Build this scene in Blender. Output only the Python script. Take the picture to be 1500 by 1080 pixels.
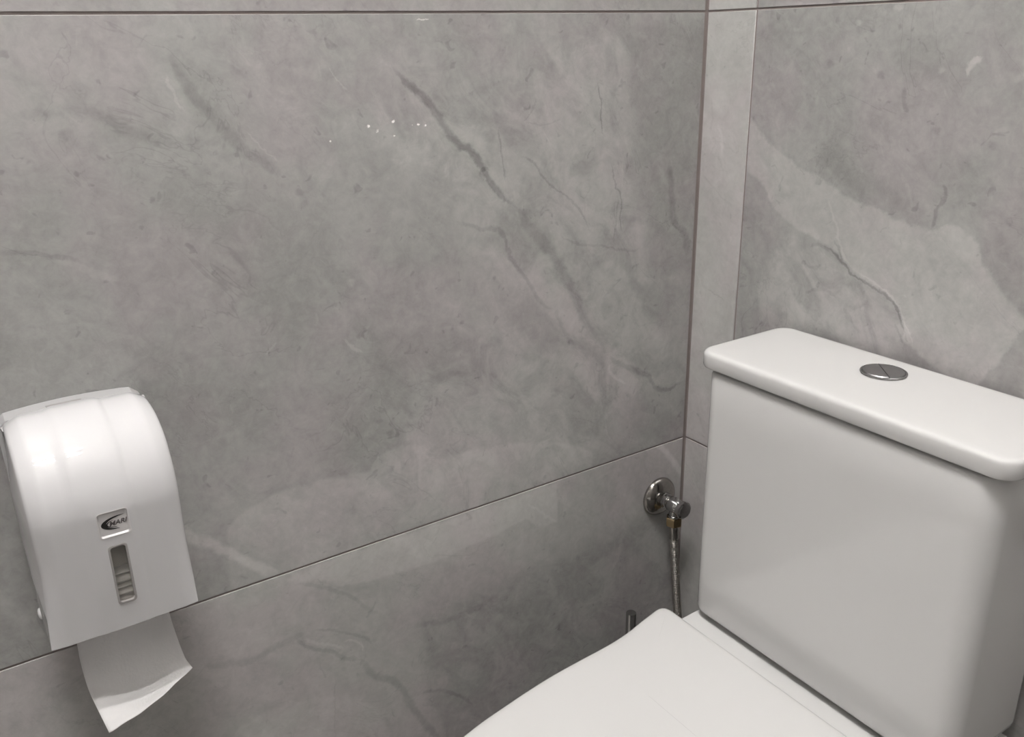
import bpy, bmesh, math, random
from mathutils import Vector, Matrix

for o in list(bpy.data.objects):
    bpy.data.objects.remove(o, do_unlink=True)
scene = bpy.context.scene
C = scene.collection
PI = math.pi

# ------------------------------------------------------------------ camera, world, light, exposure
cam_data = bpy.data.cameras.new('camera')
cam_data.sensor_width = 36.0
cam_data.lens = 36.0 * 1283.8 / 1500.0
cam_data.clip_start = 0.02
cam = bpy.data.objects.new('camera', cam_data)
C.objects.link(cam)
right = Vector((0.832482, -0.553656, -0.020956))
up = Vector((0.210718, 0.281403, 0.936168))
fwd = Vector((0.512418, 0.783759, -0.350928))
cam.matrix_world = Matrix(((right.x, up.x, -fwd.x, -0.88128),
                           (right.y, up.y, -fwd.y, -0.87163),
                           (right.z, up.z, -fwd.z, 1.17094),
                           (0, 0, 0, 1)))
scene.camera = cam

world = bpy.data.worlds.new('world')
world.use_nodes = True
world.node_tree.nodes['Background'].inputs[0].default_value = (1.0, 0.97, 0.93, 1)
world.node_tree.nodes['Background'].inputs[1].default_value = 0.0
scene.world = world

scene.view_settings.view_transform = 'Standard'
scene.view_settings.look = 'None'
scene.view_settings.gamma = 1.0
scene.view_settings.use_curve_mapping = False
scene.view_settings.exposure = 0.42
scene.cycles.max_bounces = 4
scene.cycles.diffuse_bounces = 3

LAMP = dict(x0=-1.06, x1=-0.70, y=-0.62, z=2.75, tube_gap=0.30, strength=300.0)   # ceiling fitting
ROOM = dict(x0=-2.1, y0=-1.20, z=2.75)

# ------------------------------------------------------------------ node helpers
def srgb(r, g, b):
    f = lambda c: (c/255/12.92) if c/255 <= 0.04045 else ((c/255+0.055)/1.055)**2.4
    return (f(r), f(g), f(b), 1.0)

class NT:
    def __init__(self, name):
        self.mat = bpy.data.materials.new(name)
        self.mat.use_nodes = True
        self.t = self.mat.node_tree
        self.bsdf = self.t.nodes['Principled BSDF']
    def n(self, typ, **kw):
        nd = self.t.nodes.new(typ)
        for k, v in kw.items():
            setattr(nd, k, v)
        return nd
    def put(self, sock, v):
        if hasattr(v, 'is_linked') or isinstance(v, bpy.types.NodeSocket):
            self.t.links.new(v, sock)
        else:
            sock.default_value = v
    def math(self, op, a, b=None, clamp=False):
        nd = self.n('ShaderNodeMath', operation=op, use_clamp=clamp)
        self.put(nd.inputs[0], a)
        if b is not None:
            self.put(nd.inputs[1], b)
        return nd.outputs[0]
    def dot(self, v, vec):
        nd = self.n('ShaderNodeVectorMath', operation='DOT_PRODUCT')
        self.put(nd.inputs[0], v)
        nd.inputs[1].default_value = vec
        return nd.outputs['Value']
    def smooth(self, v, a, b, lo=0.0, hi=1.0):
        nd = self.n('ShaderNodeMapRange', interpolation_type='SMOOTHSTEP')
        self.put(nd.inputs[0], v)
        self.put(nd.inputs[1], a)
        self.put(nd.inputs[2], b)
        self.put(nd.inputs[3], lo)
        self.put(nd.inputs[4], hi)
        return nd.outputs[0]
    def noise(self, vec, scale, detail=3.0, rough=0.55, distort=0.0, color=False):
        nd = self.n('ShaderNodeTexNoise')
        self.put(nd.inputs['Vector'], vec)
        nd.inputs['Scale'].default_value = scale
        nd.inputs['Detail'].default_value = detail
        nd.inputs['Roughness'].default_value = rough
        nd.inputs['Distortion'].default_value = distort
        return nd.outputs['Color'] if color else nd.outputs['Fac']
    def curve(self, v, pts):
        nd = self.n('ShaderNodeFloatCurve')
        c = nd.mapping.curves[0]
        c.points[0].location = pts[0]
        c.points[1].location = pts[-1]
        for q in pts[1:-1]:
            c.points.new(*q)
        nd.mapping.update()
        self.put(nd.inputs['Value'], v)
        return nd.outputs[0]

def plain(name, col, rough=0.4, metal=0.0, spec=0.5, coat=0.0, bump=None, tint=0.03, scale=30.0):
    """Principled colour with a faint procedural variation and optional fine relief."""
    m = NT(name)
    b = m.bsdf
    tc = m.n('ShaderNodeTexCoord').outputs['Object']
    f = m.noise(tc, scale, 3)
    mix = m.n('ShaderNodeMixRGB', blend_type='MIX')
    m.put(mix.inputs[0], f)
    mix.inputs[1].default_value = tuple(c*(1-tint) for c in col[:3]) + (1,)
    mix.inputs[2].default_value = tuple(min(1, c*(1+tint)) for c in col[:3]) + (1,)
    m.put(b.inputs['Base Color'], mix.outputs[0])
    b.inputs['Roughness'].default_value = rough
    b.inputs['Metallic'].default_value = metal
    b.inputs['Specular IOR Level'].default_value = spec
    b.inputs['Coat Weight'].default_value = coat
    b.inputs['Coat Roughness'].default_value = 0.04
    if bump:
        bn = m.n('ShaderNodeBump')
        bn.inputs['Strength'].default_value = bump[1]
        bn.inputs['Distance'].default_value = 0.001
        m.put(bn.inputs['Height'], m.noise(tc, bump[0], 4))
        m.put(b.inputs['Normal'], bn.outputs[0])
    return m.mat

# ------------------------------------------------------------------ marble-look tile material
def marble(name, axis, feats, seed, base=(0.345, 0.338, 0.329), lift=0.0, gain=1.0):
    """axis 'x': tile lies in the x-z plane; axis 'y': tile lies in the y-z plane."""
    m = NT(name)
    tc = m.n('ShaderNodeTexCoord').outputs['Object']
    off = m.n('ShaderNodeVectorMath', operation='ADD')
    m.put(off.inputs[0], tc)
    off.inputs[1].default_value = (seed*1.7, seed*2.3, seed*0.9)
    q = off.outputs[0]
    # wobble of the vein lines
    wob = m.n('ShaderNodeVectorMath', operation='SUBTRACT')
    m.put(wob.inputs[0], m.noise(q, 42, 5, 0.7, color=True))
    wob.inputs[1].default_value = (0.5, 0.5, 0.5)
    ws = m.n('ShaderNodeVectorMath', operation='SCALE')
    m.put(ws.inputs[0], wob.outputs[0])
    ws.inputs['Scale'].default_value = 0.015
    wa = m.n('ShaderNodeVectorMath', operation='ADD')
    m.put(wa.inputs[0], tc)
    m.put(wa.inputs[1], ws.outputs[0])
    P = wa.outputs[0]
    def v3(a, b):
        return (a, 0, b) if axis == 'x' else (0, a, b)
    # diagonal grain: stretch along the falling diagonal
    rot = m.n('ShaderNodeMapping', vector_type='TEXTURE')
    m.put(rot.inputs['Vector'], q)
    rot.inputs['Rotation'].default_value = (0, math.radians(50), 0) if axis == 'x' else (math.radians(48), 0, 0)
    rot.inputs['Scale'].default_value = (1.45, 1, 0.85) if axis == 'x' else (1, 1.45, 0.85)
    g = rot.outputs[0]
    big = m.noise(g, 4.2, 4, 0.55, 0.6)
    mid = m.noise(g, 17, 5, 0.62, 0.9)
    fine = m.noise(q, 95, 4, 0.7, 0.4)
    tone = m.math('MULTIPLY', m.math('SUBTRACT', big, 0.5), 0.46)
    tone = m.math('ADD', tone, m.math('MULTIPLY', m.math('SUBTRACT', mid, 0.5), 0.56))
    tone = m.math('ADD', tone, m.math('MULTIPLY', m.math('SUBTRACT', fine, 0.5), 0.40))
    cloud = m.noise(q, 34, 5, 0.7, 1.4)
    tone = m.math('ADD', tone, m.math('MULTIPLY', m.math('SUBTRACT', cloud, 0.5), 0.42))
    # small dark pits and pale flecks
    pit = m.smooth(m.noise(q, 62, 2, 0.5, 0.8), 0.665, 0.75)
    tone = m.math('ADD', tone, m.math('MULTIPLY', pit, -0.20))
    fl = m.smooth(m.noise(g, 47, 2, 0.5, 1.2), 0.665, 0.75)
    tone = m.math('ADD', tone, m.math('MULTIPLY', fl, 0.08))
    # faint hair veins
    hv = m.math('ABSOLUTE', m.math('SUBTRACT', m.noise(g, 7.5, 5, 0.6, 1.0), 0.5))
    hair = m.smooth(hv, 0.0, 0.009, 1.0, 0.0)
    hw = m.smooth(m.noise(q, 5.0, 2), 0.45, 0.62)
    tone = m.math('ADD', tone, m.math('MULTIPLY', m.math('MULTIPLY', hair, hw), -0.13))
    if lift:
        tone = m.math('ADD', tone, lift)
    def frame(pts):
        a, b = Vector(pts[0]), Vector(pts[-1])
        L = (b-a).length
        d = (b-a)/L
        t = m.math('SUBTRACT', m.dot(P, v3(d.x/L, d.y/L)), (a.x*d.x+a.y*d.y)/L)
        s = m.math('SUBTRACT', m.dot(P, v3(-d.y, d.x)), (-a.x*d.y+a.y*d.x))
        def loc(p):
            r = Vector(p)-a
            return (r.dot(d)/L, -r.x*d.y+r.y*d.x)
        return L, t, s, loc
    def poly(t, pts, loc):
        ps = sorted(loc(p) for p in pts)
        def at(x):
            if x <= ps[0][0]: return ps[0][1]
            for (a0, b0), (a1, b1) in zip(ps, ps[1:]):
                if a0 <= x <= a1: return b0+(b1-b0)*(x-a0)/max(a1-a0, 1e-6)
            return ps[-1][1]
        keep = []
        for tt in sorted([0.0, 1.0]+[p[0] for p in ps if 0.0 < p[0] < 1.0]):
            if not keep or tt-keep[-1][0] > 0.004:
                keep.append((tt, at(tt)))
        lo = min(k[1] for k in keep)-0.004
        hi = max(k[1] for k in keep)+0.004
        cv = m.curve(t, [(tt, (ss-lo)/(hi-lo)) for tt, ss in keep])
        return m.math('ADD', m.math('MULTIPLY', cv, hi-lo), lo), sum(k[1] for k in keep)/len(keep)
    for f in feats:
        if f[0] == 'v':
            _, pts, w, k = f
            L, t, s, loc = frame(pts)
            cv, _a = poly(t, pts, loc)
            d = m.math('ABSOLUTE', m.math('SUBTRACT', s, cv))
            win = m.math('MULTIPLY', m.smooth(t, -0.01, 0.16), m.smooth(t, 1.01, 0.84))
            half = m.math('ADD', m.math('MULTIPLY', win, w*0.75), w*0.12)
            mask = m.smooth(m.math('DIVIDE', d, half), 1.0, 0.25)
            mask = m.math('MULTIPLY', mask, win)
        elif f[0] == 'p':
            _, pa, pb, k, soft = f
            L, t, s, loc = frame(pa)
            ca, ma = poly(t, pa, loc)
            cb, mb = poly(t, pb, loc)
            if ma < mb:
                ca, cb = cb, ca
            mask = m.math('MULTIPLY', m.smooth(m.math('SUBTRACT', ca, s), -soft, soft), m.smooth(m.math('SUBTRACT', s, cb), -soft, soft))
            e = min(0.1, soft/L+0.004)
            mask = m.math('MULTIPLY', mask, m.math('MULTIPLY', m.smooth(t, 0, e), m.smooth(t, 1, 1-e)))
            if soft > 0.008:                  # wide clouds break up, sharp patches stay even
                mask = m.math('MULTIPLY', mask, m.smooth(mid, 0.36, 0.60, 0.15, 1.35))
        else:
            _, c, r, k = f
            nd = m.n('ShaderNodeVectorMath', operation='DISTANCE')
            sp = m.n('ShaderNodeVectorMath', operation='MULTIPLY')
            m.put(sp.inputs[0], P)
            sp.inputs[1].default_value = (1, 0, 1) if axis == 'x' else (0, 1, 1)
            m.put(nd.inputs[0], sp.outputs[0])
            nd.inputs[1].default_value = v3(*c)
            mask = m.smooth(nd.outputs['Value'], r*1.2, r*0.3)
        tone = m.math('ADD', tone, m.math('MULTIPLY', mask, k*gain))
    val = m.math('MAXIMUM', m.math('ADD', tone, 1.0), 0.25)
    hue = m.noise(q, 6.5, 3, 0.6)
    mix = m.n('ShaderNodeMixRGB')
    m.put(mix.inputs[0], m.smooth(hue, 0.42, 0.62))
    mix.inputs[1].default_value = (base[0]*0.992, base[1]*1.004, base[2]*0.99, 1)
    mix.inputs[2].default_value = (base[0]*1.018, base[1]*0.985, base[2]*1.0, 1)
    sc = m.n('ShaderNodeVectorMath', operation='SCALE')
    m.put(sc.inputs[0], mix.outputs[0])
    m.put(sc.inputs['Scale'], val)
    m.put(m.bsdf.inputs['Base Color'], sc.outputs[0])
    m.put(m.bsdf.inputs['Roughness'], m.smooth(fine, 0.2, 0.8, 0.30, 0.42))
    m.bsdf.inputs['Specular IOR Level'].default_value = 0.4
    bn = m.n('ShaderNodeBump')
    bn.inputs['Strength'].default_value = 0.12
    bn.inputs['Distance'].default_value = 0.0006
    m.put(bn.inputs['Height'], m.noise(q, 120, 3))
    m.put(m.bsdf.inputs['Normal'], bn.outputs[0])
    return m.mat

def marble_cells(name, axis, feats, seed, u0, u1, nu, v0, v1, nv, **kw):
    """One material per cell of a tile, each holding only the veins that cross the cell."""
    boxes = []
    for f in feats:
        if f[0] == 's':
            pts, pad = [f[1]], f[2]*1.3+0.008
        elif f[0] == 'v':
            pts, pad = f[1], f[2]*1.2+0.012
        else:
            pts, pad = list(f[1])+list(f[2]), f[4]+0.012
        boxes.append((min(p[0] for p in pts)-pad, max(p[0] for p in pts)+pad, min(p[1] for p in pts)-pad, max(p[1] for p in pts)+pad))
    cache, cells = {}, {}
    for i in range(nu):
        for k in range(nv):
            a, b = u0+(u1-u0)*i/nu, u0+(u1-u0)*(i+1)/nu
            c, d = v0+(v1-v0)*k/nv, v0+(v1-v0)*(k+1)/nv
            key = tuple(n for n, q in enumerate(boxes) if q[0] < b and q[1] > a and q[2] < d and q[3] > c)
            if key not in cache:
                cache[key] = marble(name, axis, [feats[n] for n in key], seed, **kw)
            cells[(i, k)] = cache[key]
    return dict(axis=axis, u0=u0, u1=u1, nu=nu, v0=v0, v1=v1, nv=nv, cells=cells)

# ------------------------------------------------------------------ vein and patch lines of the visible tiles, plus painted glints and corner shade (metres on the wall)
VEINS_GLINTS_LEFT_MIDDLE = [
    ('v',[(-0.4533,1.1542),(-0.439,1.1334),(-0.4157,1.1151),(-0.3978,1.0913),(-0.3758,1.0641),(-0.3619,1.0556),(-0.3412,1.0246),(-0.3203,1.0004),(-0.2965,0.9849)],0.0072,-0.42),
    ('v',[(-0.3042,0.9906),(-0.2791,0.9554),(-0.2568,0.9312),(-0.2336,0.8972),(-0.2161,0.8674),(-0.2026,0.8374),(-0.1886,0.8112),(-0.1515,0.7745)],0.0117,-0.22),
    ('v',[(-0.1516,0.7795),(-0.1425,0.7527),(-0.111,0.7356),(-0.0783,0.7157),(-0.0575,0.6917),(-0.017,0.6929),(0.0029,0.7045)],0.0072,-0.28),
    ('v',[(-0.1511,0.7566),(-0.1445,0.735),(-0.1268,0.7187),(-0.1105,0.719)],0.0036,0.22),
    ('v',[(-0.3906,0.9817),(-0.3547,0.9653),(-0.3218,0.9528),(-0.3154,0.9353),(-0.303,0.9166),(-0.2832,0.8876),(-0.2575,0.8538),(-0.2381,0.8485)],0.0054,-0.2),
    ('v',[(-0.2446,0.8497),(-0.2249,0.8089),(-0.2044,0.778)],0.0054,-0.13),
    ('v',[(-0.3217,1.079),(-0.3206,1.0561),(-0.3164,1.0364),(-0.3123,1.0139)],0.00234,-0.22),
    ('v',[(-0.2999,1.0466),(-0.2709,1.0283),(-0.2459,1.0014),(-0.2166,0.9833),(-0.2014,0.9627),(-0.1857,0.9336)],0.0027,-0.22),
    ('v',[(-0.1799,1.123),(-0.172,1.0973),(-0.1728,1.0812),(-0.1669,1.0563)],0.00234,-0.3),
    ('v',[(-0.1563,1.0263),(-0.1465,0.9937),(-0.137,0.9796),(-0.137,0.9415),(-0.1319,0.9273)],0.00216,-0.26),
    ('v',[(-0.1416,0.9819),(-0.1454,0.9515),(-0.1491,0.9178)],0.0018,-0.18),
    ('v',[(-0.2441,0.9552),(-0.2142,0.9296),(-0.1697,0.918),(-0.111,0.9051),(-0.0934,0.9156),(-0.0857,0.9349)],0.0027,-0.14),
    ('v',[(-0.2895,1.0822),(-0.2749,1.0951),(-0.2698,1.1085)],0.0018,-0.15),
    ('v',[(-0.2886,1.0829),(-0.2554,1.0777),(-0.2303,1.0863)],0.0018,-0.12),
    ('p',[(0.0175,1.1974),(0.0183,1.1133),(0.0178,1.0429),(0.0186,0.9503),(0.0196,0.8525)],[(-0.1381,1.1979),(-0.1251,1.1353),(-0.129,1.0868),(-0.1149,1.0097),(-0.0789,0.8682)],-0.15,0.0234),
    ('v',[(-0.0585,1.0222),(-0.0467,0.967),(-0.0438,0.9389),(-0.0205,0.9123),(-0.0139,0.8726)],0.0099,-0.2),
    ('v',[(-0.6749,1.1681),(-0.666,1.1473),(-0.6488,1.1163),(-0.6267,1.0898),(-0.603,1.0653),(-0.5738,1.0458)],0.0099,-0.18),
    ('v',[(-0.8178,1.1193),(-0.787,1.1186),(-0.76,1.1198),(-0.7387,1.1145),(-0.7183,1.0995),(-0.6898,1.0908),(-0.6337,1.0865)],0.009,-0.13),
    ('v',[(-0.6792,1.1478),(-0.6747,1.1298),(-0.6667,1.1137)],0.00225,0.16),
    ('v',[(-0.6115,1.0939),(-0.5951,1.0732),(-0.5815,1.0587)],0.00144,0.15),
    ('v',[(-0.8452,1.0081),(-0.8172,1.0022),(-0.8083,1.0003),(-0.7752,0.9872)],0.0036,-0.14),
    ('v',[(-0.7995,0.994),(-0.7733,0.9817),(-0.7494,0.9655)],0.0054,0.1),
    ('v',[(-0.5244,1.1498),(-0.5168,1.1385),(-0.5019,1.1234)],0.00162,0.16),
    ('p',[(-0.1273,1.1979),(-0.1212,1.1191),(-0.1149,1.0097),(-0.0869,0.9073),(-0.0497,0.7941),(-0.024,0.6945)],[(-0.5529,1.1991),(-0.5098,1.135),(-0.4687,1.0783),(-0.4068,1.0106),(-0.3275,0.9245),(-0.2019,0.7511)],0.13,0.0252),
    ('p',[(-0.6895,0.675),(-0.6728,0.688),(-0.6488,0.697),(-0.6088,0.7039),(-0.517,0.6977),(-0.5052,0.7121),(-0.4615,0.7159),(-0.4157,0.6907),(-0.3033,0.6732),(-0.1765,0.6216)],[(-0.7032,0.5742),(-0.688,0.5724),(-0.6644,0.5718),(-0.6235,0.5738),(-0.5276,0.5738),(-0.5166,0.5735),(-0.4715,0.5725),(-0.4223,0.5708),(-0.3056,0.5717),(-0.1758,0.5727)],0.18,0.0036),
    ('v',[(-0.7707,0.7212),(-0.7374,0.6935),(-0.7122,0.6711),(-0.6827,0.6422),(-0.6657,0.6243),(-0.6257,0.5906)],0.0099,0.3),
    ('v',[(-0.5355,0.8665),(-0.5244,0.8546),(-0.5096,0.8434)],0.0027,0.2),
    ('v',[(-0.6219,0.8659),(-0.6162,0.8708),(-0.6079,0.8782)],0.00225,0.14),
    ('p',[(-0.852,1.098),(-0.745,1.0777),(-0.6568,1.0604),(-0.5804,1.0191),(-0.5271,0.9544)],[(-0.9056,0.8425),(-0.79,0.8173),(-0.6951,0.7912),(-0.6113,0.7514),(-0.5507,0.7078)],-0.11,0.0495),
    ('p',[(-0.4508,0.8708),(-0.3596,0.8447),(-0.2579,0.8062),(-0.0647,0.7041)],[(-0.4658,0.6541),(-0.3674,0.6524),(-0.2594,0.6405),(-0.0599,0.6048)],0.12,0.0405),
    ('s',(-0.4853,0.7386),0.0054,-0.22),
    ('s',(-0.499,0.7555),0.0054,-0.1),
    ('s',(-0.5178,0.9265),0.0054,0.14),
    ('s',(-0.5083,0.9148),0.0081,0.08),
    ('s',(-0.7667,1.0671),0.0036,-0.26),
    ('s',(-0.709,1.0383),0.00315,-0.22),
    ('s',(-0.7217,1.0123),0.00315,-0.2),
    ('s',(-0.5647,1.0298),0.0054,-0.16),
    ('s',(-0.6243,1.073),0.0036,-0.2),
    ('s',(-0.7716,1.1004),0.0045,-0.14),
    ('s',(-0.3832,0.8553),0.0036,-0.2),
    ('s',(-0.3957,0.85),0.0027,-0.15),
    ('s',(-0.4435,0.9253),0.00315,-0.2),
    ('s',(-0.4836,1.0884),0.0018,2.0),  # bright spots from here on: glints painted into the tile colour
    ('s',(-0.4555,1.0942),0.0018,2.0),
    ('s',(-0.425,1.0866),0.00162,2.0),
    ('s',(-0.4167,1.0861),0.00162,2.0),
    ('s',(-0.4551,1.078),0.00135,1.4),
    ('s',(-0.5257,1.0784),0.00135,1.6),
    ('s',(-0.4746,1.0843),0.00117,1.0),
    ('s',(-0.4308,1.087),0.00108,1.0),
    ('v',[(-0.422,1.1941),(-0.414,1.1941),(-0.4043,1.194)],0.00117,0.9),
]
VEINS_SHADE_LEFT_LOWER = [
    ('p',[(-0.6296,0.5921),(-0.5875,0.5946),(-0.5393,0.5955),(-0.4699,0.5947),(-0.4309,0.5959),(-0.3802,0.5947),(-0.327,0.5944),(-0.3028,0.5938),(-0.2713,0.5942),(-0.2388,0.5945)],[(-0.63,0.5886),(-0.5896,0.5745),(-0.5432,0.5514),(-0.4734,0.5452),(-0.434,0.5424),(-0.3823,0.5471),(-0.3283,0.551),(-0.3036,0.5562),(-0.2719,0.5388),(-0.239,0.534)],0.19,0.00315),
    ('v',[(-0.2941,0.5826),(-0.2717,0.5625),(-0.239,0.5296)],0.00315,0.12),
    ('v',[(-0.6266,0.5825),(-0.5824,0.5602),(-0.5498,0.5293),(-0.5332,0.5093),(-0.5158,0.4918)],0.0045,-0.16),
    ('v',[(-0.7412,0.5198),(-0.7008,0.5056),(-0.6893,0.5021),(-0.6562,0.5063),(-0.6307,0.5095),(-0.6093,0.5099)],0.0081,-0.17),
    ('v',[(-0.6248,0.5167),(-0.6196,0.4947),(-0.5913,0.4717),(-0.5618,0.4478),(-0.5405,0.4453)],0.0045,-0.22),
    ('v',[(-0.6195,0.5035),(-0.5945,0.4843),(-0.5666,0.4656)],0.0036,0.16),
    ('v',[(-0.5729,0.4757),(-0.5549,0.4727),(-0.5459,0.4489)],0.0027,0.2),
    ('v',[(-0.6093,0.5099),(-0.5712,0.4932),(-0.5455,0.4747),(-0.5339,0.4455)],0.0036,-0.17),
    ('v',[(-0.552,0.4538),(-0.5365,0.4147),(-0.5048,0.383),(-0.4917,0.3542),(-0.4787,0.319),(-0.4404,0.245)],0.009,-0.26),
    ('v',[(-0.4824,0.3416),(-0.4458,0.3405),(-0.425,0.3268),(-0.3883,0.2784)],0.0045,-0.2),
    ('v',[(-0.4879,0.4778),(-0.4394,0.4496),(-0.3867,0.4458),(-0.3422,0.4574)],0.0081,-0.12),
    ('v',[(-0.5386,0.4995),(-0.5286,0.5084),(-0.5231,0.5183)],0.0027,-0.16),
    ('p',[(-0.7178,0.4071),(-0.7001,0.4181),(-0.6664,0.4211),(-0.6238,0.416),(-0.5714,0.3941),(-0.5409,0.3622),(-0.5232,0.3249),(-0.5196,0.2942)],[(-0.7243,0.3588),(-0.7089,0.35),(-0.6771,0.3317),(-0.6355,0.3077),(-0.5823,0.2771),(-0.5496,0.2583),(-0.5294,0.2466),(-0.5235,0.2432)],0.12,0.0045),
    ('v',[(-0.5848,0.4377),(-0.5901,0.3927),(-0.5964,0.3192)],0.00162,-0.1),
    ('v',[(-0.6013,0.461),(-0.6011,0.4455),(-0.5953,0.4323)],0.0018,-0.12),
    ('v',[(-0.0671,0.6158),(-0.0383,0.5851),(-0.0233,0.567),(0.0097,0.5206)],0.0081,0.3),
    ('p',[(-0.478,0.4789),(-0.3749,0.4684),(-0.2609,0.4683),(-0.1354,0.4799),(0.002,0.505)],[(-0.4971,0.2035),(-0.3883,0.1393),(-0.2641,0.1077),(-0.1245,0.0575),(0.0326,0.0322)],-0.27,0.0225),  # shade of the low corner behind the toilet, painted as darker tile
    ('s',(-0.3344,0.5287),0.0027,-0.25),
    ('s',(-0.2046,0.4607),0.0054,-0.16),
]
VEINS_RIGHT_MIDDLE = [
    ('p',[(-0.0611,1.0907),(-0.0832,1.0735),(-0.1214,1.043),(-0.1603,1.0236),(-0.2017,1.0102),(-0.2321,0.9956),(-0.2738,0.987),(-0.3179,0.9745),(-0.3464,0.9715),(-0.3812,0.9771),(-0.4064,0.9481),(-0.4322,0.9213),(-0.4637,0.8969)],[(-0.0675,1.0215),(-0.0823,1.0117),(-0.104,0.9994),(-0.1524,0.9543),(-0.169,0.9475),(-0.2366,0.9247),(-0.2526,0.9106),(-0.2865,0.8972),(-0.3098,0.8878),(-0.3309,0.8608),(-0.3382,0.8409),(-0.399,0.8148),(-0.4808,0.8035)],0.27,0.00315),
    ('p',[(-0.1484,0.9426),(-0.1697,0.9417),(-0.2056,0.9391),(-0.2526,0.9106),(-0.2865,0.8972),(-0.3098,0.8878),(-0.3416,0.8459)],[(-0.1623,0.8159),(-0.1835,0.8213),(-0.2201,0.8219),(-0.2647,0.8207),(-0.2972,0.8212),(-0.3199,0.8193),(-0.3458,0.8186)],0.16,0.0126),
    ('v',[(-0.2064,0.9326),(-0.2372,0.9199),(-0.2501,0.9084),(-0.2696,0.9017),(-0.2914,0.8942),(-0.308,0.8882),(-0.3201,0.8766),(-0.3281,0.8625),(-0.3382,0.8409)],0.0027,-0.32),
    ('v',[(-0.2088,0.9926),(-0.2274,0.959),(-0.2349,0.9375),(-0.2516,0.9112)],0.0027,0.14),
    ('v',[(-0.2266,0.9427),(-0.2338,0.9316),(-0.2433,0.917)],0.00225,-0.22),
    ('v',[(-0.2553,0.9119),(-0.2906,0.8997),(-0.3142,0.8872),(-0.3334,0.8614),(-0.3458,0.8349)],0.00198,0.18),
    ('v',[(-0.3177,0.8639),(-0.3266,0.85),(-0.3349,0.84)],0.0027,-0.18),
    ('v',[(-0.3464,1.0247),(-0.3555,1.011),(-0.3486,0.9922),(-0.3457,0.9714)],0.0045,-0.26),
    ('v',[(-0.3722,1.1469),(-0.3634,1.1419),(-0.3574,1.1277)],0.0063,0.42),
    ('v',[(-0.2942,1.1156),(-0.2949,1.1005),(-0.3015,1.0883)],0.0045,-0.16),
    ('v',[(-0.4011,0.9789),(-0.4267,0.952),(-0.4594,0.9204)],0.0324,-0.1),
    ('v',[(-0.1867,1.0537),(-0.2331,1.0229),(-0.2809,0.9979),(-0.3292,0.9807)],0.0234,-0.1),
    ('s',(-0.2738,1.1936),0.0054,0.28),
    ('s',(-0.2287,1.1809),0.0045,0.22),
    ('s',(-0.3304,1.1338),0.0045,0.22),
    ('s',(-0.2624,1.1273),0.0054,-0.22),
    ('s',(-0.2011,1.1837),0.0045,-0.18),
    ('s',(-0.1978,1.1386),0.0054,-0.14),
    ('s',(-0.4116,1.1288),0.0054,0.2),
    ('s',(-0.3353,1.0751),0.0054,-0.18),
    ('s',(-0.397,1.0629),0.0054,-0.16),
    ('v',[(-0.1924,0.9243),(-0.2066,0.931),(-0.2223,0.9238)],0.0045,-0.16),
    ('v',[(-0.1873,0.9063),(-0.202,0.9031),(-0.214,0.9114)],0.0036,-0.14),
    ('v',[(-0.1918,0.8681),(-0.2181,0.8782),(-0.2417,0.8707)],0.0036,-0.14),
    ('v',[(-0.254,0.865),(-0.2737,0.8713),(-0.2844,0.8804)],0.0036,-0.12),
    ('v',[(-0.2545,0.8609),(-0.2659,0.8468),(-0.2748,0.8363)],0.0027,-0.12),
]
VEINS_RIGHT_STRIP = [
    ('v',[(-0.0304,1.0637),(-0.0367,1.0468),(-0.041,1.0253)],0.0045,0.14),
    ('v',[(-0.006,0.995),(-0.0353,0.9755),(-0.0712,0.9549)],0.0027,-0.1),
    ('v',[(-0.026,0.8363),(-0.0444,0.8354),(-0.0627,0.8297)],0.0018,-0.18),
    ('v',[(-0.0131,1.0973),(-0.0197,1.0761),(-0.0147,1.0452)],0.0027,-0.1),
    ('p',[(-0.007,0.9813),(-0.0361,0.9665),(-0.0745,0.9445)],[(-0.0224,0.7799),(-0.0509,0.7873),(-0.0881,0.7968)],-0.07,0.0054),
]

# ------------------------------------------------------------------ materials
M = {}
M['tile_left_mid'] = marble_cells('marble_tile_left_middle', 'x', VEINS_GLINTS_LEFT_MIDDLE, 1.0, -1.2, 0.0, 10, 0.6, 1.2, 5, lift=0.03)
M['tile_left_low'] = marble_cells('marble_tile_left_lower', 'x', VEINS_SHADE_LEFT_LOWER, 2.0, -1.2, 0.0, 10, 0.0, 0.6, 5, lift=0.28)
M['tile_x'] = marble('marble_tile_plain_x', 'x', [], 3.0, lift=0.10)
M['tile_right_mid'] = marble_cells('marble_tile_right_middle', 'y', VEINS_RIGHT_MIDDLE, 4.0, -1.283, -0.083, 10, 0.6, 1.2, 5)
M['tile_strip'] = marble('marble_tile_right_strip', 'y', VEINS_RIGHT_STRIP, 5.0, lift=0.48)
M['tile_y'] = marble('marble_tile_plain_y', 'y', [], 6.0, lift=0.10)
M['grout'] = plain('grout', srgb(138, 128, 125), 0.9, tint=0.12, scale=60, bump=(300, 0.3))
M['floor'] = plain('floor_tile', srgb(162, 159, 155), 0.35, tint=0.15, scale=8)
M['ceiling'] = plain('ceiling_paint', srgb(232, 230, 226), 0.8, tint=0.01)
M['ceramic'] = plain('white_ceramic', (0.70, 0.692, 0.68, 1), 0.09, spec=0.5, coat=0.3, tint=0.006, scale=5)
M['seat'] = plain('white_seat_plastic', (0.68, 0.672, 0.66, 1), 0.16, spec=0.5, tint=0.006, scale=5)
M['plastic'] = plain('white_dispenser_plastic', (0.645, 0.636, 0.64, 1), 0.07, spec=0.32, coat=0.0, tint=0.008, scale=14)
M['backplate'] = plain('grey_white_plastic', (0.42, 0.415, 0.415, 1), 0.4, tint=0.02)
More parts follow.
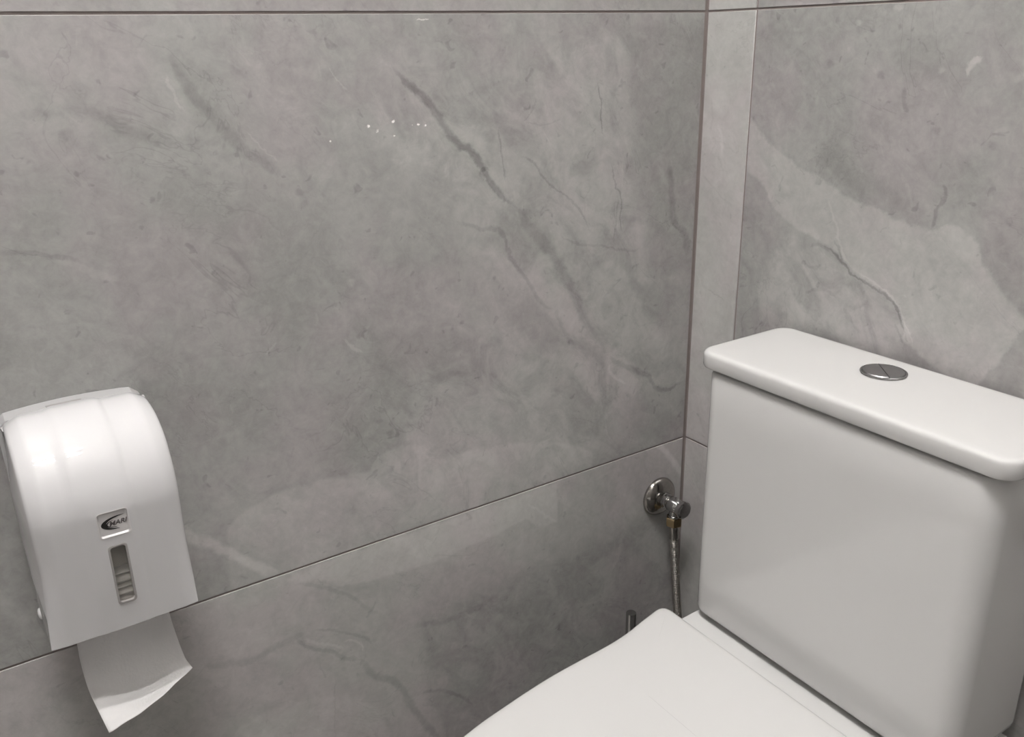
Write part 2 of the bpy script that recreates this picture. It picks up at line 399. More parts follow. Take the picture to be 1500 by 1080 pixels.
M['dark'] = plain('dark_print', (0.012, 0.010, 0.010, 1), 0.5)
M['greyprint'] = plain('grey_print', (0.10, 0.085, 0.085, 1), 0.5)
M['chrome'] = plain('chrome', (0.46, 0.455, 0.45, 1), 0.07, metal=1.0, tint=0.05, scale=90)
M['chrome_worn'] = plain('worn_chrome', (0.42, 0.40, 0.375, 1), 0.13, metal=1.0, tint=0.18, scale=160)
M['brass'] = plain('brass_nut', (0.55, 0.42, 0.24, 1), 0.25, metal=1.0, tint=0.12, scale=120)
M['button'] = plain('satin_chrome_button', (0.40, 0.395, 0.40, 1), 0.28, metal=1.0, tint=0.08, scale=120)
M['rubber'] = plain('dark_rubber', (0.03, 0.03, 0.03, 1), 0.6)
M['paper'] = plain('tissue_paper', (0.78, 0.765, 0.755, 1), 0.9, spec=0.1, tint=0.03, scale=160, bump=(420, 0.5))
def translucent(mat, amount, col):
    t = mat.node_tree
    tl = t.nodes.new('ShaderNodeBsdfTranslucent')
    tl.inputs[0].default_value = col
    mx = t.nodes.new('ShaderNodeMixShader')
    mx.inputs[0].default_value = amount
    t.links.new(t.nodes['Principled BSDF'].outputs[0], mx.inputs[1])
    t.links.new(tl.outputs[0], mx.inputs[2])
    t.links.new(mx.outputs[0], t.nodes['Material Output'].inputs['Surface'])
translucent(M['paper'], 0.1, (0.8, 0.78, 0.75, 1))
M['bristle'] = plain('white_bristle', (0.7, 0.7, 0.7, 1), 0.8)

def lamp_material():
    m = NT('lamp_tube_glow')
    m.bsdf.inputs['Base Color'].default_value = (0.9, 0.9, 0.9, 1)
    m.bsdf.inputs['Emission Color'].default_value = (1.0, 0.985, 0.975, 1)
    m.bsdf.inputs['Emission Strength'].default_value = LAMP['strength']
    return m.mat
M['tube'] = lamp_material()

def braid_material():
    m = NT('braided_steel')
    tc = m.n('ShaderNodeTexCoord').outputs['Object']
    w = m.n('ShaderNodeTexWave', wave_type='BANDS', bands_direction='Z')
    m.put(w.inputs['Vector'], tc)
    w.inputs['Scale'].default_value = 130
    w.inputs['Distortion'].default_value = 3.0
    mix = m.n('ShaderNodeMixRGB')
    m.put(mix.inputs[0], w.outputs['Fac'])
    mix.inputs[1].default_value = (0.20, 0.18, 0.16, 1)
    mix.inputs[2].default_value = (0.52, 0.49, 0.45, 1)
    m.put(m.bsdf.inputs['Base Color'], mix.outputs[0])
    m.bsdf.inputs['Metallic'].default_value = 0.9
    m.bsdf.inputs['Roughness'].default_value = 0.38
    bn = m.n('ShaderNodeBump')
    bn.inputs['Distance'].default_value = 0.0006
    m.put(bn.inputs['Height'], w.outputs['Fac'])
    m.put(m.bsdf.inputs['Normal'], bn.outputs[0])
    return m.mat
M['braid'] = braid_material()

def pane_material():
    m = NT('smoky_window_pane')
    tr = m.n('ShaderNodeBsdfTransparent')
    tr.inputs[0].default_value = (0.93, 0.92, 0.90, 1)
    m.bsdf.inputs['Base Color'].default_value = (0.42, 0.41, 0.39, 1)
    m.bsdf.inputs['Roughness'].default_value = 0.18
    mx = m.n('ShaderNodeMixShader')
    mx.inputs[0].default_value = 0.22
    m.t.links.new(tr.outputs[0], mx.inputs[1])
    m.t.links.new(m.bsdf.outputs[0], mx.inputs[2])
    m.t.links.new(mx.outputs[0], m.t.nodes['Material Output'].inputs['Surface'])
    return m.mat
M['pane'] = pane_material()

# ------------------------------------------------------------------ mesh helpers
def make(name, verts, faces, mat, parent=None, smooth=False, angle=None):
    me = bpy.data.meshes.new(name)
    me.from_pydata([tuple(v) for v in verts], [], [tuple(f) for f in faces])
    bm = bmesh.new()
    bm.from_mesh(me)
    bmesh.ops.recalc_face_normals(bm, faces=bm.faces)
    bm.to_mesh(me)
    bm.free()
    return link(name, me, mat, parent, smooth, angle)

def link(name, me, mat, parent=None, smooth=False, angle=None):
    me.materials.append(M[mat] if isinstance(mat, str) else mat)
    if smooth:
        for p in me.polygons:
            p.use_smooth = True
        if angle is not None:
            me.set_sharp_from_angle(angle=math.radians(angle))
    o = bpy.data.objects.new(name, me)
    C.objects.link(o)
    if parent:
        o.parent = parent
        o.matrix_parent_inverse = parent.matrix_basis.inverted()
    return o

def empty(name, loc=(0, 0, 0)):
    o = bpy.data.objects.new(name, None)
    o.empty_display_size = 0.05
    o.location = loc
    C.objects.link(o)
    return o

def tag(o, label=None, cat=None, kind=None, group=None):
    if label: o['label'] = label
    if cat: o['category'] = cat
    if kind: o['kind'] = kind
    if group: o['group'] = group
    return o

def box(name, lo, hi, mat, parent=None, bevel=0.0, seg=2):
    bm = bmesh.new()
    bmesh.ops.create_cube(bm, size=1)
    for v in bm.verts:
        v.co = Vector([(lo[i]+hi[i])/2 + v.co[i]*(hi[i]-lo[i]) for i in range(3)])
    if bevel:
        bmesh.ops.bevel(bm, geom=bm.edges[:], offset=bevel, segments=seg, profile=0.5, affect='EDGES')
    me = bpy.data.meshes.new(name)
    bm.to_mesh(me)
    bm.free()
    return link(name, me, mat, parent, smooth=bool(bevel), angle=40 if bevel else None)

def loft(rings, cap0=True, cap1=True):
    n = len(rings[0])
    verts = [v for r in rings for v in r]
    faces = []
    for i in range(len(rings)-1):
        for j in range(n):
            k = (j+1) % n
            faces.append((i*n+j, i*n+k, (i+1)*n+k, (i+1)*n+j))
    if cap0: faces.append(tuple(range(n))[::-1])
    if cap1: faces.append(tuple((len(rings)-1)*n+j for j in range(n)))
    return verts, faces

def rrect(x0, x1, y0, y1, rs, seg=8):
    """rounded rectangle in plan; rs = radii for the corners (x1,y1),(x0,y1),(x0,y0),(x1,y0)"""
    out = []
    cs = [(x1, y1, 0), (x0, y1, 90), (x0, y0, 180), (x1, y0, 270)]
    for (cx, cy, a), r in zip(cs, rs):
        sx = -1 if cx == x1 else 1
        sy = -1 if cy == y1 else 1
        for k in range(seg+1):
            t = math.radians(a+90*k/seg)
            out.append((cx+sx*r+r*math.cos(t), cy+sy*r+r*math.sin(t)))
    return out

def lathe(name, prof, origin, axis, mat, parent=None, n=32, angle=35):
    """prof: (radius, distance along axis) pairs; axis: unit vector"""
    ax = Vector(axis).normalized()
    a = ax.orthogonal().normalized()
    b = ax.cross(a)
    O = Vector(origin)
    rings = [[O+ax*h+(a*math.cos(2*PI*j/n)+b*math.sin(2*PI*j/n))*max(r, 1e-5) for j in range(n)] for r, h in prof]
    v, f = loft(rings)
    return make(name, v, f, mat, parent, True, angle)

def spline(pts, n):
    P = [Vector(p) for p in pts]
    out = []
    for i in range(len(P)-1):
        p0 = P[max(i-1, 0)]; p1 = P[i]; p2 = P[i+1]; p3 = P[min(i+2, len(P)-1)]
        for k in range(n):
            u = k/n
            out.append(0.5*((2*p1)+(p2-p0)*u+(2*p0-5*p1+4*p2-p3)*u*u+(3*p1-p0-3*p2+p3)*u**3))
    out.append(P[-1].copy())
    return out

def tube(name, pts, r, mat, parent=None, n=14, sub=10):
    path = spline(pts, sub)
    rings = []
    ref = Vector((1, 0, 0.2))
    for i, p in enumerate(path):
        t = (path[min(i+1, len(path)-1)]-path[max(i-1, 0)]).normalized()
        a = t.cross(ref)
        if a.length < 1e-3:
            a = t.orthogonal()
        a.normalize()
        b = t.cross(a)
        rings.append([p+(a*math.cos(2*PI*j/n)+b*math.sin(2*PI*j/n))*r for j in range(n)])
    v, f = loft(rings)
    return make(name, v, f, mat, parent, True, 50)

# ------------------------------------------------------------------ the room: walls of large tiles on grout
X0, Y0, ZC = ROOM['x0'], ROOM['y0'], ROOM['z']
ROWS = [0.0, 0.6, 1.2, 1.8, 2.4, ZC]
J = 0.0013                                    # half a joint

def wall(name, lo, hi):
    w = box(name, lo, hi, 'grout')
    tag(w, kind='structure')
    return w

GT = 0.0011                                   # how far tiles stand out from the grout
wall_left = wall('wall_left', (X0-0.1, GT, 0), (0.1, 0.12, ZC))
wall_right = wall('wall_right', (GT, Y0-0.1, 0), (0.12, GT, ZC))
wall_rear = wall('wall_rear', (X0-0.1, Y0-0.12, 0), (0.12, Y0-GT, ZC))
wall_front = wall('wall_front', (X0-0.12, Y0-GT, 0), (X0-GT, 0.12, ZC))

def cell_tile(lo, hi, cm, w):
    # a bevelled tile cut into a coarse grid of faces so that each face carries its own vein material
    bm = bmesh.new()
    bmesh.ops.create_cube(bm, size=1)
    for v in bm.verts:
        v.co = Vector([(lo[i]+hi[i])/2 + v.co[i]*(hi[i]-lo[i]) for i in range(3)])
    bmesh.ops.bevel(bm, geom=bm.edges[:], offset=0.0004, segments=1, profile=0.5, affect='EDGES')
    ui = 0 if cm['axis'] == 'x' else 1
    for n, a, b, ax in ((cm['nu'], cm['u0'], cm['u1'], ui), (cm['nv'], cm['v0'], cm['v1'], 2)):
        for k in range(1, n):
            co = Vector((0, 0, 0)); no = Vector((0, 0, 0))
            co[ax] = a+(b-a)*k/n
            no[ax] = 1
            bmesh.ops.bisect_plane(bm, geom=bm.verts[:]+bm.edges[:]+bm.faces[:], plane_co=co, plane_no=no)
    me = bpy.data.meshes.new('tile')
    mats = []
    for f in bm.faces:
        c = f.calc_center_median()
        i = min(cm['nu']-1, max(0, int((c[ui]-cm['u0'])/(cm['u1']-cm['u0'])*cm['nu'])))
        k = min(cm['nv']-1, max(0, int((c[2]-cm['v0'])/(cm['v1']-cm['v0'])*cm['nv'])))
        m = cm['cells'][(i, k)]
        if m not in mats:
            mats.append(m)
        f.material_index = mats.index(m)
    bm.to_mesh(me)
    bm.free()
    for m in mats:
        me.materials.append(m)
    o = bpy.data.objects.new('tile', me)
    C.objects.link(o)
    o.parent = w
    return o

def tiles(w, axis, plane, out, cols, pick):
    for i in range(len(cols)-1):
        for k in range(len(ROWS)-1):
            a, b = sorted((cols[i], cols[i+1]))
            z0, z1 = ROWS[k]+J, ROWS[k+1]-J
            a += J; b -= J
            t0, t1 = sorted((plane, plane-out*0.008))
            lo, hi = ((a, t0, z0), (b, t1, z1)) if axis == 'x' else ((t0, a, z0), (t1, b, z1))
            mt = pick(i, k)
            if isinstance(M[mt], dict):
                cell_tile(lo, hi, M[mt], w)
            else:
                box('tile', lo, hi, mt, w, 0.0004, 1)

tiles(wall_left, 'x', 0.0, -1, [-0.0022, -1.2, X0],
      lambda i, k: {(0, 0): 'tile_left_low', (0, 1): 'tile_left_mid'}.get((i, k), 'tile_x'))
tiles(wall_right, 'y', 0.0, -1, [-0.0012, -0.08296, -1.28296, Y0],
      lambda i, k: 'tile_strip' if i == 0 else ('tile_right_mid' if (i, k) == (1, 1) else 'tile_y'))
tiles(wall_rear, 'x', Y0, 1, [0.0, -1.2, X0], lambda i, k: 'tile_x')
tiles(wall_front, 'y', X0, 1, [0.0, -1.2, Y0], lambda i, k: 'tile_y')

floor = tag(box('floor', (X0-0.12, Y0-0.12, -0.05), (0.12, 0.12, -0.003), 'grout'), kind='structure')
fx = [0.0, -0.6, -1.2, X0]
fy = [0.0, -0.6, -1.2, Y0]
for i in range(3):
    for j in range(3):
        box('tile', (fx[i+1]+J, fy[j+1]+J, -0.008), (fx[i]-J, fy[j]-J, 0.0), 'floor', floor, 0.0004, 1)
tag(box('ceiling', (X0-0.12, Y0-0.12, ZC), (0.12, 0.12, ZC+0.05), 'ceiling'), kind='structure')

# ------------------------------------------------------------------ ceiling lamp (seen only as a reflection)
L = LAMP
lcx = (L['x0']+L['x1'])/2
lamp = tag(empty('ceiling_light', (lcx, L['y'], L['z'])), 'white ceiling light with two glowing tubes above the toilet', 'light')
box('housing', (L['x0']-0.03, L['y']-0.035, L['z']-0.05), (L['x1']+0.03, L['y']+0.035, L['z']-0.001), 'backplate', lamp, 0.006)
for xe in (L['x0']-0.012, L['x1']+0.012):     # lamp holders at both ends
    box('lamp_holder', (xe-0.012, L['y']-L['tube_gap']/2-0.02, L['z']-0.115), (xe+0.012, L['y']+L['tube_gap']/2+0.02, L['z']-0.045), 'backplate', lamp, 0.004)
for s in (-0.5, 0.5):
    yy = L['y']+s*L['tube_gap']
    lathe('lamp_tube', [(0.0, 0), (0.016, 0), (0.016, L['x1']-L['x0']), (0.0, L['x1']-L['x0'])],
          (L['x0'], yy, L['z']-0.090), (1, 0, 0), 'tube', lamp, 16)

# ------------------------------------------------------------------ toilet
TC = -0.361                                   # its centre line
toilet = tag(empty('toilet', (-0.3, TC, 0)), 'white close-coupled ceramic toilet with closed lid in the tiled corner', 'toilet')

# cistern body
def tank_ring(z, i):
    return [(x, y, z) for x, y in rrect(-0.1570+i, -0.020-i*0.5, -0.5385+i, -0.1835-i, (0.012, 0.019, 0.024, 0.012), 8)]
rings = [tank_ring(0.4630, 0.010), tank_ring(0.4636, 0.006), tank_ring(0.4655, 0.0025), tank_ring(0.4690, 0.0005), tank_ring(0.4740, 0.0)]
for k in range(1, 8):
    rings.append(tank_ring(0.474+(0.7955-0.474)*k/7, 0.0))
rings += [tank_ring(0.7980, 0.0010), tank_ring(0.7990, 0.0035), tank_ring(0.7991, 0.009), tank_ring(0.8030, 0.0095)]
v, f = loft(rings)
make('tank', v, f, 'ceramic', toilet, True, 50)

def lid_ring(z, i):
    r = max(0.021-i, 0.006)
    return [(x, y, z) for x, y in rrect(-0.1620+i, -0.008-i, -0.5490+i, -0.1720-i, (r, r, r, r), 8)]
rings = [lid_ring(0.8029, 0.012), lid_ring(0.8029, 0.005), lid_ring(0.8033, 0.0028), lid_ring(0.8043, 0.0010), lid_ring(0.8062, 0.0),
         lid_ring(0.8185, 0.0), lid_ring(0.8208, 0.0005), lid_ring(0.8225, 0.0016), lid_ring(0.8236, 0.0034), lid_ring(0.8241, 0.0062),
         lid_ring(0.8243, 0.012), lid_ring(0.8246, 0.040)]
v, f = loft(rings)
make('tank_lid', v, f, 'ceramic', toilet, True, 60)

# flush button
bx, by, bz = -0.0605, -0.3515, 0.8245
fb = lathe('flush_button', [(0.0, 0), (0.0240, 0), (0.0246, 0.0010), (0.0243, 0.0020), (0.0232, 0.0026), (0.0224, 0.0022), (0.0221, 0.0010), (0.0, 0.0010)],
           (bx, by, bz), (0, 0, 1), 'chrome', toilet, 40)
def half_disc(a0, a1, r, z0, z1, gap, name):
    d = Vector((math.cos((a0+a1)/2), math.sin((a0+a1)/2), 0))*gap
    n = 20
    arc = [(r*math.cos(a0+(a1-a0)*k/n), r*math.sin(a0+(a1-a0)*k/n)) for k in range(n+1)]
    rs = [[(bx+d.x+x*s, by+d.y+y*s, z) for x, y in arc] for z, s in ((z0, 1.0), (z1-0.0008, 1.0), (z1, 0.96))]
    v, f = loft(rs)
    make(name, v, f, 'button', fb, True, 30)
half_disc(math.radians(50), math.radians(230), 0.0214, bz+0.0008, bz+0.0034, 0.0006, 'push_plate')
half_disc(math.radians(230), math.radians(410), 0.0214, bz+0.0008, bz+0.0029, 0.0006, 'push_plate')

# seat lid outline: (distance from wall, half width)
def outline(inset=0.0, front=0.0):
    half = [(-0.1960, 0.160), (-0.1962, 0.174), (-0.2000, 0.1835), (-0.2085, 0.1868), (-0.2200, 0.1850), (-0.2450, 0.1795), (-0.2750, 0.1725),
            (-0.3100, 0.1680), (-0.3600, 0.1655), (-0.4100, 0.1615), (-0.4700, 0.1525), (-0.5100, 0.1450), (-0.5500, 0.1335),
            (-0.5900, 0.1150), (-0.6200, 0.0900), (-0.6380, 0.0600), (-0.6450, 0.0270), (-0.6470, 0.0)]
    pts = [Vector((x, w)) for x, w in half]
    sm = spline([(p.x, p.y, 0) for p in pts], 3)
    sm = [Vector((p.x, max(p.y, 0))) for p in sm]
    right_side = [Vector((p.x, -p.y)) for p in sm[:-1]]
    loop = sm + right_side[::-1]                     # closed loop round the seat
    n = len(loop)
    out = []
    for i, p in enumerate(loop):
        t = (loop[(i+1) % n]-loop[i-1]).normalized()
        nrm = Vector((t.y, -t.x))
        if nrm.dot(p-Vector((-0.40, 0))) < 0:
            nrm = -nrm
        out.append(p-nrm*inset)
    return out
def seat_ring(z, inset, crown=0.0):
    return [(p.x, TC+p.y, z) for p in outline(inset)]
rings = [seat_ring(0.4656, 0.012), seat_ring(0.4656, 0.005), seat_ring(0.4662, 0.0018), seat_ring(0.4676, 0.0003), seat_ring(0.4692, 0.0),
         seat_ring(0.4740, 0.0), seat_ring(0.4766, 0.0008), seat_ring(0.4785, 0.0026), seat_ring(0.4797, 0.0056), seat_ring(0.4802, 0.0105), seat_ring(0.4805, 0.017)]
for k_, z_ in ((0.8, 0.4808), (0.4, 0.4810)):
    rings.append([(-0.41+(x+0.41)*k_, TC+(y-TC)*k_, z_) for x, y, z in rings[9]])
v, f = loft(rings)
make('seat_lid', v, f, 'seat', toilet, True, 60)

# seat ring under the lid
ro = outline(0.003)
def inner():
    o = []
    for p in ro:
        c = Vector((-0.43, 0))
        d = p-c
        o.append(c+Vector((d.x*0.70, d.y*0.66)))
    return o
ri = inner()
rs = [[(p.x, TC+p.y, 0.4556) for p in ro], [(p.x, TC+p.y, 0.4645) for p in ro], [(p.x, TC+p.y, 0.4650) for p in ri], [(p.x, TC+p.y, 0.4556) for p in ri]]
v, f = loft(rs, False, False)
n = len(ro)
f += [(3*n+j, 3*n+(j+1) % n, (j+1) % n, j) for j in range(n)]
make('seat', v, f, 'seat', toilet, True, 50)

# bowl with the deck under the cistern
def bowl_plan(k):
    """k 0 = foot at the floor, 1 = rim"""
    n = 26
    rim = []
    foot = []
    for i in range(n+1):
        u = i/n
        # rim: deck edge from the wall, then the bowl curve
        x = -0.034-(0.632-0.034)*(1-(1-u)**1.35)
        if x > -0.17: w = 0.1775
        elif x > -0.24:
            q = (-0.17-x)/0.07; w = 0.1775-0.0135*(q*q*(3-2*q))
        else:
            q = (-0.24-x)/(0.632-0.24); w = 0.164*max(0, 1-q**2.6)**0.5
        rim.append((x, w))
        xf = -0.06-(0.52-0.06)*(1-(1-u)**1.35)
        q = max(0, (-0.20-xf)/(0.52-0.20))
        foot.append((xf, 0.118*max(0, 1-q**2.8)**0.5))
    a = [(r[0]*k+q[0]*(1-k), r[1]*k+q[1]*(1-k)) for r, q in zip(rim, foot)]
    return a + [(x, -w) for x, w in a[::-1][1:]]
rings = []
for z, k, ins in [(0.0, 0.0, 0), (0.06, 0.0, 0), (0.16, 0.03, 0), (0.22, 0.14, 0), (0.27, 0.34, 0), (0.315, 0.60, 0), (0.35, 0.82, 0), (0.385, 0.96, 0), (0.410, 1.0, 0), (0.446, 1.0, 0), (0.4525, 0.992, 0), (0.4550, 0.975, 0)]:
    rings.append([(x, TC+w, z) for x, w in bowl_plan(k)])
v, f = loft(rings)
make('bowl', v, f, 'ceramic', toilet, True, 50)

# ------------------------------------------------------------------ angle valve on the left wall
vx, vz = -0.050, 0.514
valve = tag(empty('angle_valve', (vx, 0, vz)), 'chrome angle valve with round wall rose beside the cistern', 'valve')
lathe('wall_rose', [(0.0, 0.0), (0.0305, 0.0), (0.0310, 0.0015), (0.0300, 0.0045), (0.0262, 0.0085), (0.0200, 0.0115), (0.0135, 0.0130), (0.0, 0.0132)], (vx, -0.0003, vz), (0, -1, 0), 'chrome_worn', valve, 40, 60)
lathe('inlet_collar', [(0, 0), (0.0118, 0), (0.0122, 0.001), (0.0122, 0.006), (0.0100, 0.0075), (0.0092, 0.012), (0, 0.012)], (vx, -0.0130, vz), (0, -1, 0), 'chrome', valve, 8, 30)
lathe('valve_body', [(0, 0), (0.0092, 0), (0.0112, 0.004), (0.0118, 0.010), (0.0112, 0.018), (0.0092, 0.022), (0.0075, 0.024), (0.0075, 0.027), (0, 0.027)], (vx, -0.0235, vz), (0, -1, 0), 'chrome', valve, 24, 40)
lathe('handle', [(0, 0), (0.0110, 0), (0.0136, 0.0020), (0.0140, 0.0050), (0.0136, 0.0085), (0.0110, 0.0105), (0, 0.0110)], (vx, -0.0485, vz), (0, -1, 0), 'chrome', valve, 10, 30)
lathe('outlet', [(0, 0), (0.0082, 0), (0.0082, 0.010), (0.0095, 0.0105), (0.0095, 0.0125), (0, 0.0125)], (vx, -0.0365, vz-0.006), (0, 0, -1), 'chrome', valve, 20, 40)

hose = tag(empty('water_hose', (vx, -0.045, 0.24)), 'braided metal water hose hanging from the chrome angle valve', 'hose')
lathe('union_nut', [(0, 0), (0.0112, 0), (0.0126, 0.0012), (0.0126, 0.0134), (0.0112, 0.0146), (0, 0.0146)], (vx, -0.0365, 0.4952), (0, 0, -1), 'brass', hose, 6, 20)
lathe('ferrule', [(0, 0), (0.0078, 0), (0.0084, 0.003), (0.0078, 0.008), (0.0074, 0.022), (0, 0.022)], (vx, -0.0368, 0.4804), (0.0, -0.05, -1), 'chrome_worn', hose, 18, 40)
tube('braided_hose', [(vx, -0.0380, 0.4600), (vx, -0.0425, 0.42), (vx, -0.049, 0.37), (vx+0.001, -0.0555, 0.32), (vx, -0.070, 0.265), (vx-0.004, -0.105, 0.225), (vx-0.010, -0.150, 0.225), (vx-0.014, -0.205, 0.245)], 0.0064, 'braid', hose)

# ------------------------------------------------------------------ toilet brush between the toilet and the left wall
rx, ry = -0.1600, -0.0700
brush = tag(empty('toilet_brush', (rx, ry, 0)), 'slim chrome toilet brush handle standing behind the toilet seat', 'brush')
lathe('handle', [(0, 0), (0.0070, 0), (0.0075, 0.002), (0.0075, 0.2775), (0.0070, 0.2790), (0.0, 0.2792)], (rx, ry, 0.110), (0, 0, 1), 'chrome', brush, 20, 30)
lathe('holder', [(0, 0), (0.044, 0), (0.0455, 0.002), (0.0455, 0.108), (0.0440, 0.110), (0.0425, 0.108), (0.0425, 0.006), (0, 0.006)], (rx, ry, 0), (0, 0, 1), 'chrome', brush, 32, 30)
lathe('bristle_head', [(0, 0), (0.030, 0.01), (0.036, 0.03), (0.036, 0.07), (0.024, 0.09), (0.008, 0.098), (0, 0.1)], (rx, ry, 0.0125), (0, 0, 1), 'bristle', brush, 24, 60)

# ------------------------------------------------------------------ paper dispenser
DX0, DX1 = -0.8765, -0.7495
disp = tag(empty('paper_dispenser', ((DX0+DX1)/2, 0, 0.68)), 'white domed plastic toilet paper dispenser mounted on the left wall', 'dispenser')

# back plate with a crowned top edge
n = 16
top = []
for k in range(n+1):
    u = k/n
    x = DX0+0.0015+(DX1-DX0-0.003)*u
    e = min(u, 1-u)*(DX1-DX0)
    drop = 0.006*max(0, 1-e/0.010)**2
    top.append((x, 0.8620+0.0035*math.sin(PI*u)-drop))
ring = top+[(DX1-0.0015, 0.682), (DX0+0.0015, 0.682)]
v, f = loft([[(x, 0.0-0.0005, z) for x, z in ring], [(x, -0.0235, z) for x, z in ring]])
make('back_plate', v, f, 'backplate', disp, True, 30)

# cover: side profile swept across the width, rounded at both ends, raised centre panel
prof = [(-0.0225, 0.8655), (-0.040, 0.8690), (-0.058, 0.8692), (-0.076, 0.8665), (-0.092, 0.8608), (-0.1055, 0.8520), (-0.1165, 0.8395),
        (-0.1242, 0.8235), (-0.1272, 0.8120), (-0.1285, 0.8014)]
prof = [(p.y, p.z) for p in spline([(0, a, b) for a, b in prof], 4)]
zs = [0.793, 0.785, 0.7770, 0.771, 0.7665, 0.762, 0.752, 0.742, 0.732, 0.722, 0.7115, 0.7072, 0.698, 0.688, 0.6795]
prof += [(-0.1285+(0.8014-z)*0.070, z) for z in zs]
np_ = len(prof)
nrm = []
for i in range(np_):
    a, b = prof[max(i-1, 0)], prof[min(i+1, np_-1)]
    t = Vector((b[0]-a[0], b[1]-a[1])).normalized()
    nn = Vector((t.y, -t.x))
    if nn.dot(Vector((-1, 0.6))) < 0:
        nn = -nn
    nrm.append(nn)
WX0, WX1, WZ0, WZ1 = -0.8158, -0.8022, 0.7072, 0.7665
BX0, BX1, BZ0, BZ1 = -0.8206, -0.7962, 0.7770, 0.8014
edge = [(0.0, 0.0085), (0.0012, 0.0064), (0.0030, 0.0048), (0.0105, 0.0010), (0.0125, 0.0003), (0.0150, 0.0)]
mids = [(-0.8420, 0.0), (-0.8375, -0.0003), (-0.8345, -0.0012), (-0.8315, -0.0018), (-0.8290, -0.0020), (BX0, -0.0020), (WX0, -0.0020), (WX1, -0.0020),
        (BX1, -0.0020), (-0.7945, -0.0019), (-0.7925, -0.0014), (-0.7905, -0.0005), (-0.7885, 0.0)]
cols_ = [('L', a, b) for a, b in edge]+[('M', a, b) for a, b in mids]+[('R', a, b) for a, b in edge[::-1]]
verts = []
for side, dx, ins in cols_:
    for (y, z), nn in zip(prof, nrm):
        up_ = min(1, max(0, (z-0.6795)/0.07))
        draft = 0.0008+0.0052*up_             # the cover narrows towards the front, least at the bottom
        k_ = 0.25+0.75*up_ if side != 'M' else 0.45+0.55*up_
        x = DX0+draft+dx if side == 'L' else (DX1-draft*0.15-dx if side == 'R' else dx)
        verts.append((x, min(y-nn.x*ins*k_, -0.0225), z-nn.y*ins*k_ if z > 0.681 else z))
faces = []
for i in range(len(cols_)-1):
    xa = cols_[i][1]
    for j in range(np_-1):
        zc = (prof[j][1]+prof[j+1][1])/2
        if cols_[i][0] == 'M' and prof[j][0] < -0.11:
            if xa == WX0 and WZ0 < zc < WZ1:
                continue
            if xa in (BX0, WX0, WX1) and BZ0 < zc < BZ1:
                continue
        faces.append((i*np_+j, (i+1)*np_+j, (i+1)*np_+j+1, i*np_+j+1))
for i, xb in ((0, DX0), (len(cols_)-1, DX1)):  # slanting side walls back to the wall plate
    b = len(verts)
    sg, am = (1, 0.0060) if i == 0 else (-1, 0.0012)
    verts += [(xb+sg*am*min(1, max(0, (z-0.79)/0.06)), -0.0222, min(z, 0.8580)) for y, z in prof]
    faces += [(i*np_+j, i*np_+j+1, b+j+1, b+j) for j in range(np_-1)]
cover = make('cover', verts, faces, 'plastic', disp, True, 42)
_bm = bmesh.new()
_bm.from_mesh(cover.data)
for e in _bm.edges:                           # crisp rims round the openings and the bottom edge
    if e.is_boundary:
        e.smooth = False
_bm.to_mesh(cover.data)
_bm.free()
sol = cover.modifiers.new('thickness', 'SOLIDIFY')
sol.thickness = 0.0016
sol.offset = -1

# bottom tray with the paper slot
box('bottom_tray', (DX0+0.004, -0.1120, 0.6830), (DX1-0.004, -0.0860, 0.6850), 'plastic', disp, 0.0006)
box('bottom_tray', (DX0+0.004, -0.0480, 0.6830), (DX1-0.004, -0.0245, 0.6850), 'plastic', disp, 0.0006)
# latch slot in the top and pivot button at the side
box('latch_slot', (-0.8330, -0.0200, 0.8640), (-0.8030, -0.0150, 0.8663), plain('latch_grey', (0.30, 0.285, 0.28, 1), 0.5), disp, 0.0005)
lathe('pivot_button', [(0, 0), (0.0055, 0), (0.0052, 0.0012), (0.0035, 0.0022), (0, 0.0026)], (DX0, -0.0800, 0.6960), (-1, 0, 0), 'plastic', disp, 20, 60)

def face_y(z, proud=0.0):
    return -0.1305+max(0.8014-z, 0)*0.070-proud
# level window: frame, pane, paper inside
def rr2(x0, x1, z0, z1, r, seg=5):
    return rrect(x0, x1, z0, z1, (r, r, r, r), seg)
out_ = rr2(WX0-0.0012, WX1+0.0012, WZ0-0.0014, WZ1+0.0014, 0.0034)
inn_ = rr2(WX0+0.0006, WX1-0.0006, WZ0+0.0006, WZ1-0.0006, 0.0026)
R1 = [(x, face_y(z, 0.0001), z) for x, z in out_]
R2 = [(x, face_y(z, 0.0005), z) for x, z in rr2(WX0-0.0006, WX1+0.0006, WZ0-0.0008, WZ1+0.0008, 0.0030)]
R3 = [(x, face_y(z, 0.0003), z) for x, z in inn_]
R4 = [(x, face_y(z, -0.0040), z) for x, z in inn_]
v, f = loft([R1, R2, R3, R4], False, False)
win = make('window_frame', v, f, plain('window_frame_grey', (0.36, 0.34, 0.33, 1), 0.4), disp, True, 40)
pr = rr2(WX0+0.0007, WX1-0.0007, WZ0+0.0007, WZ1-0.0007, 0.0025)
v, f = loft([[(x, face_y(z, -0.0022), z) for x, z in pr], [(x, face_y(z, -0.0034), z) for x, z in pr]])
make('window_pane', v, f, 'pane', win, False)
box('window_backing', (WX0-0.004, -0.1110, WZ0-0.006), (WX1+0.004, -0.1095, WZ1+0.006), plain('inner_plastic', (0.62, 0.585, 0.54, 1), 0.6), win)
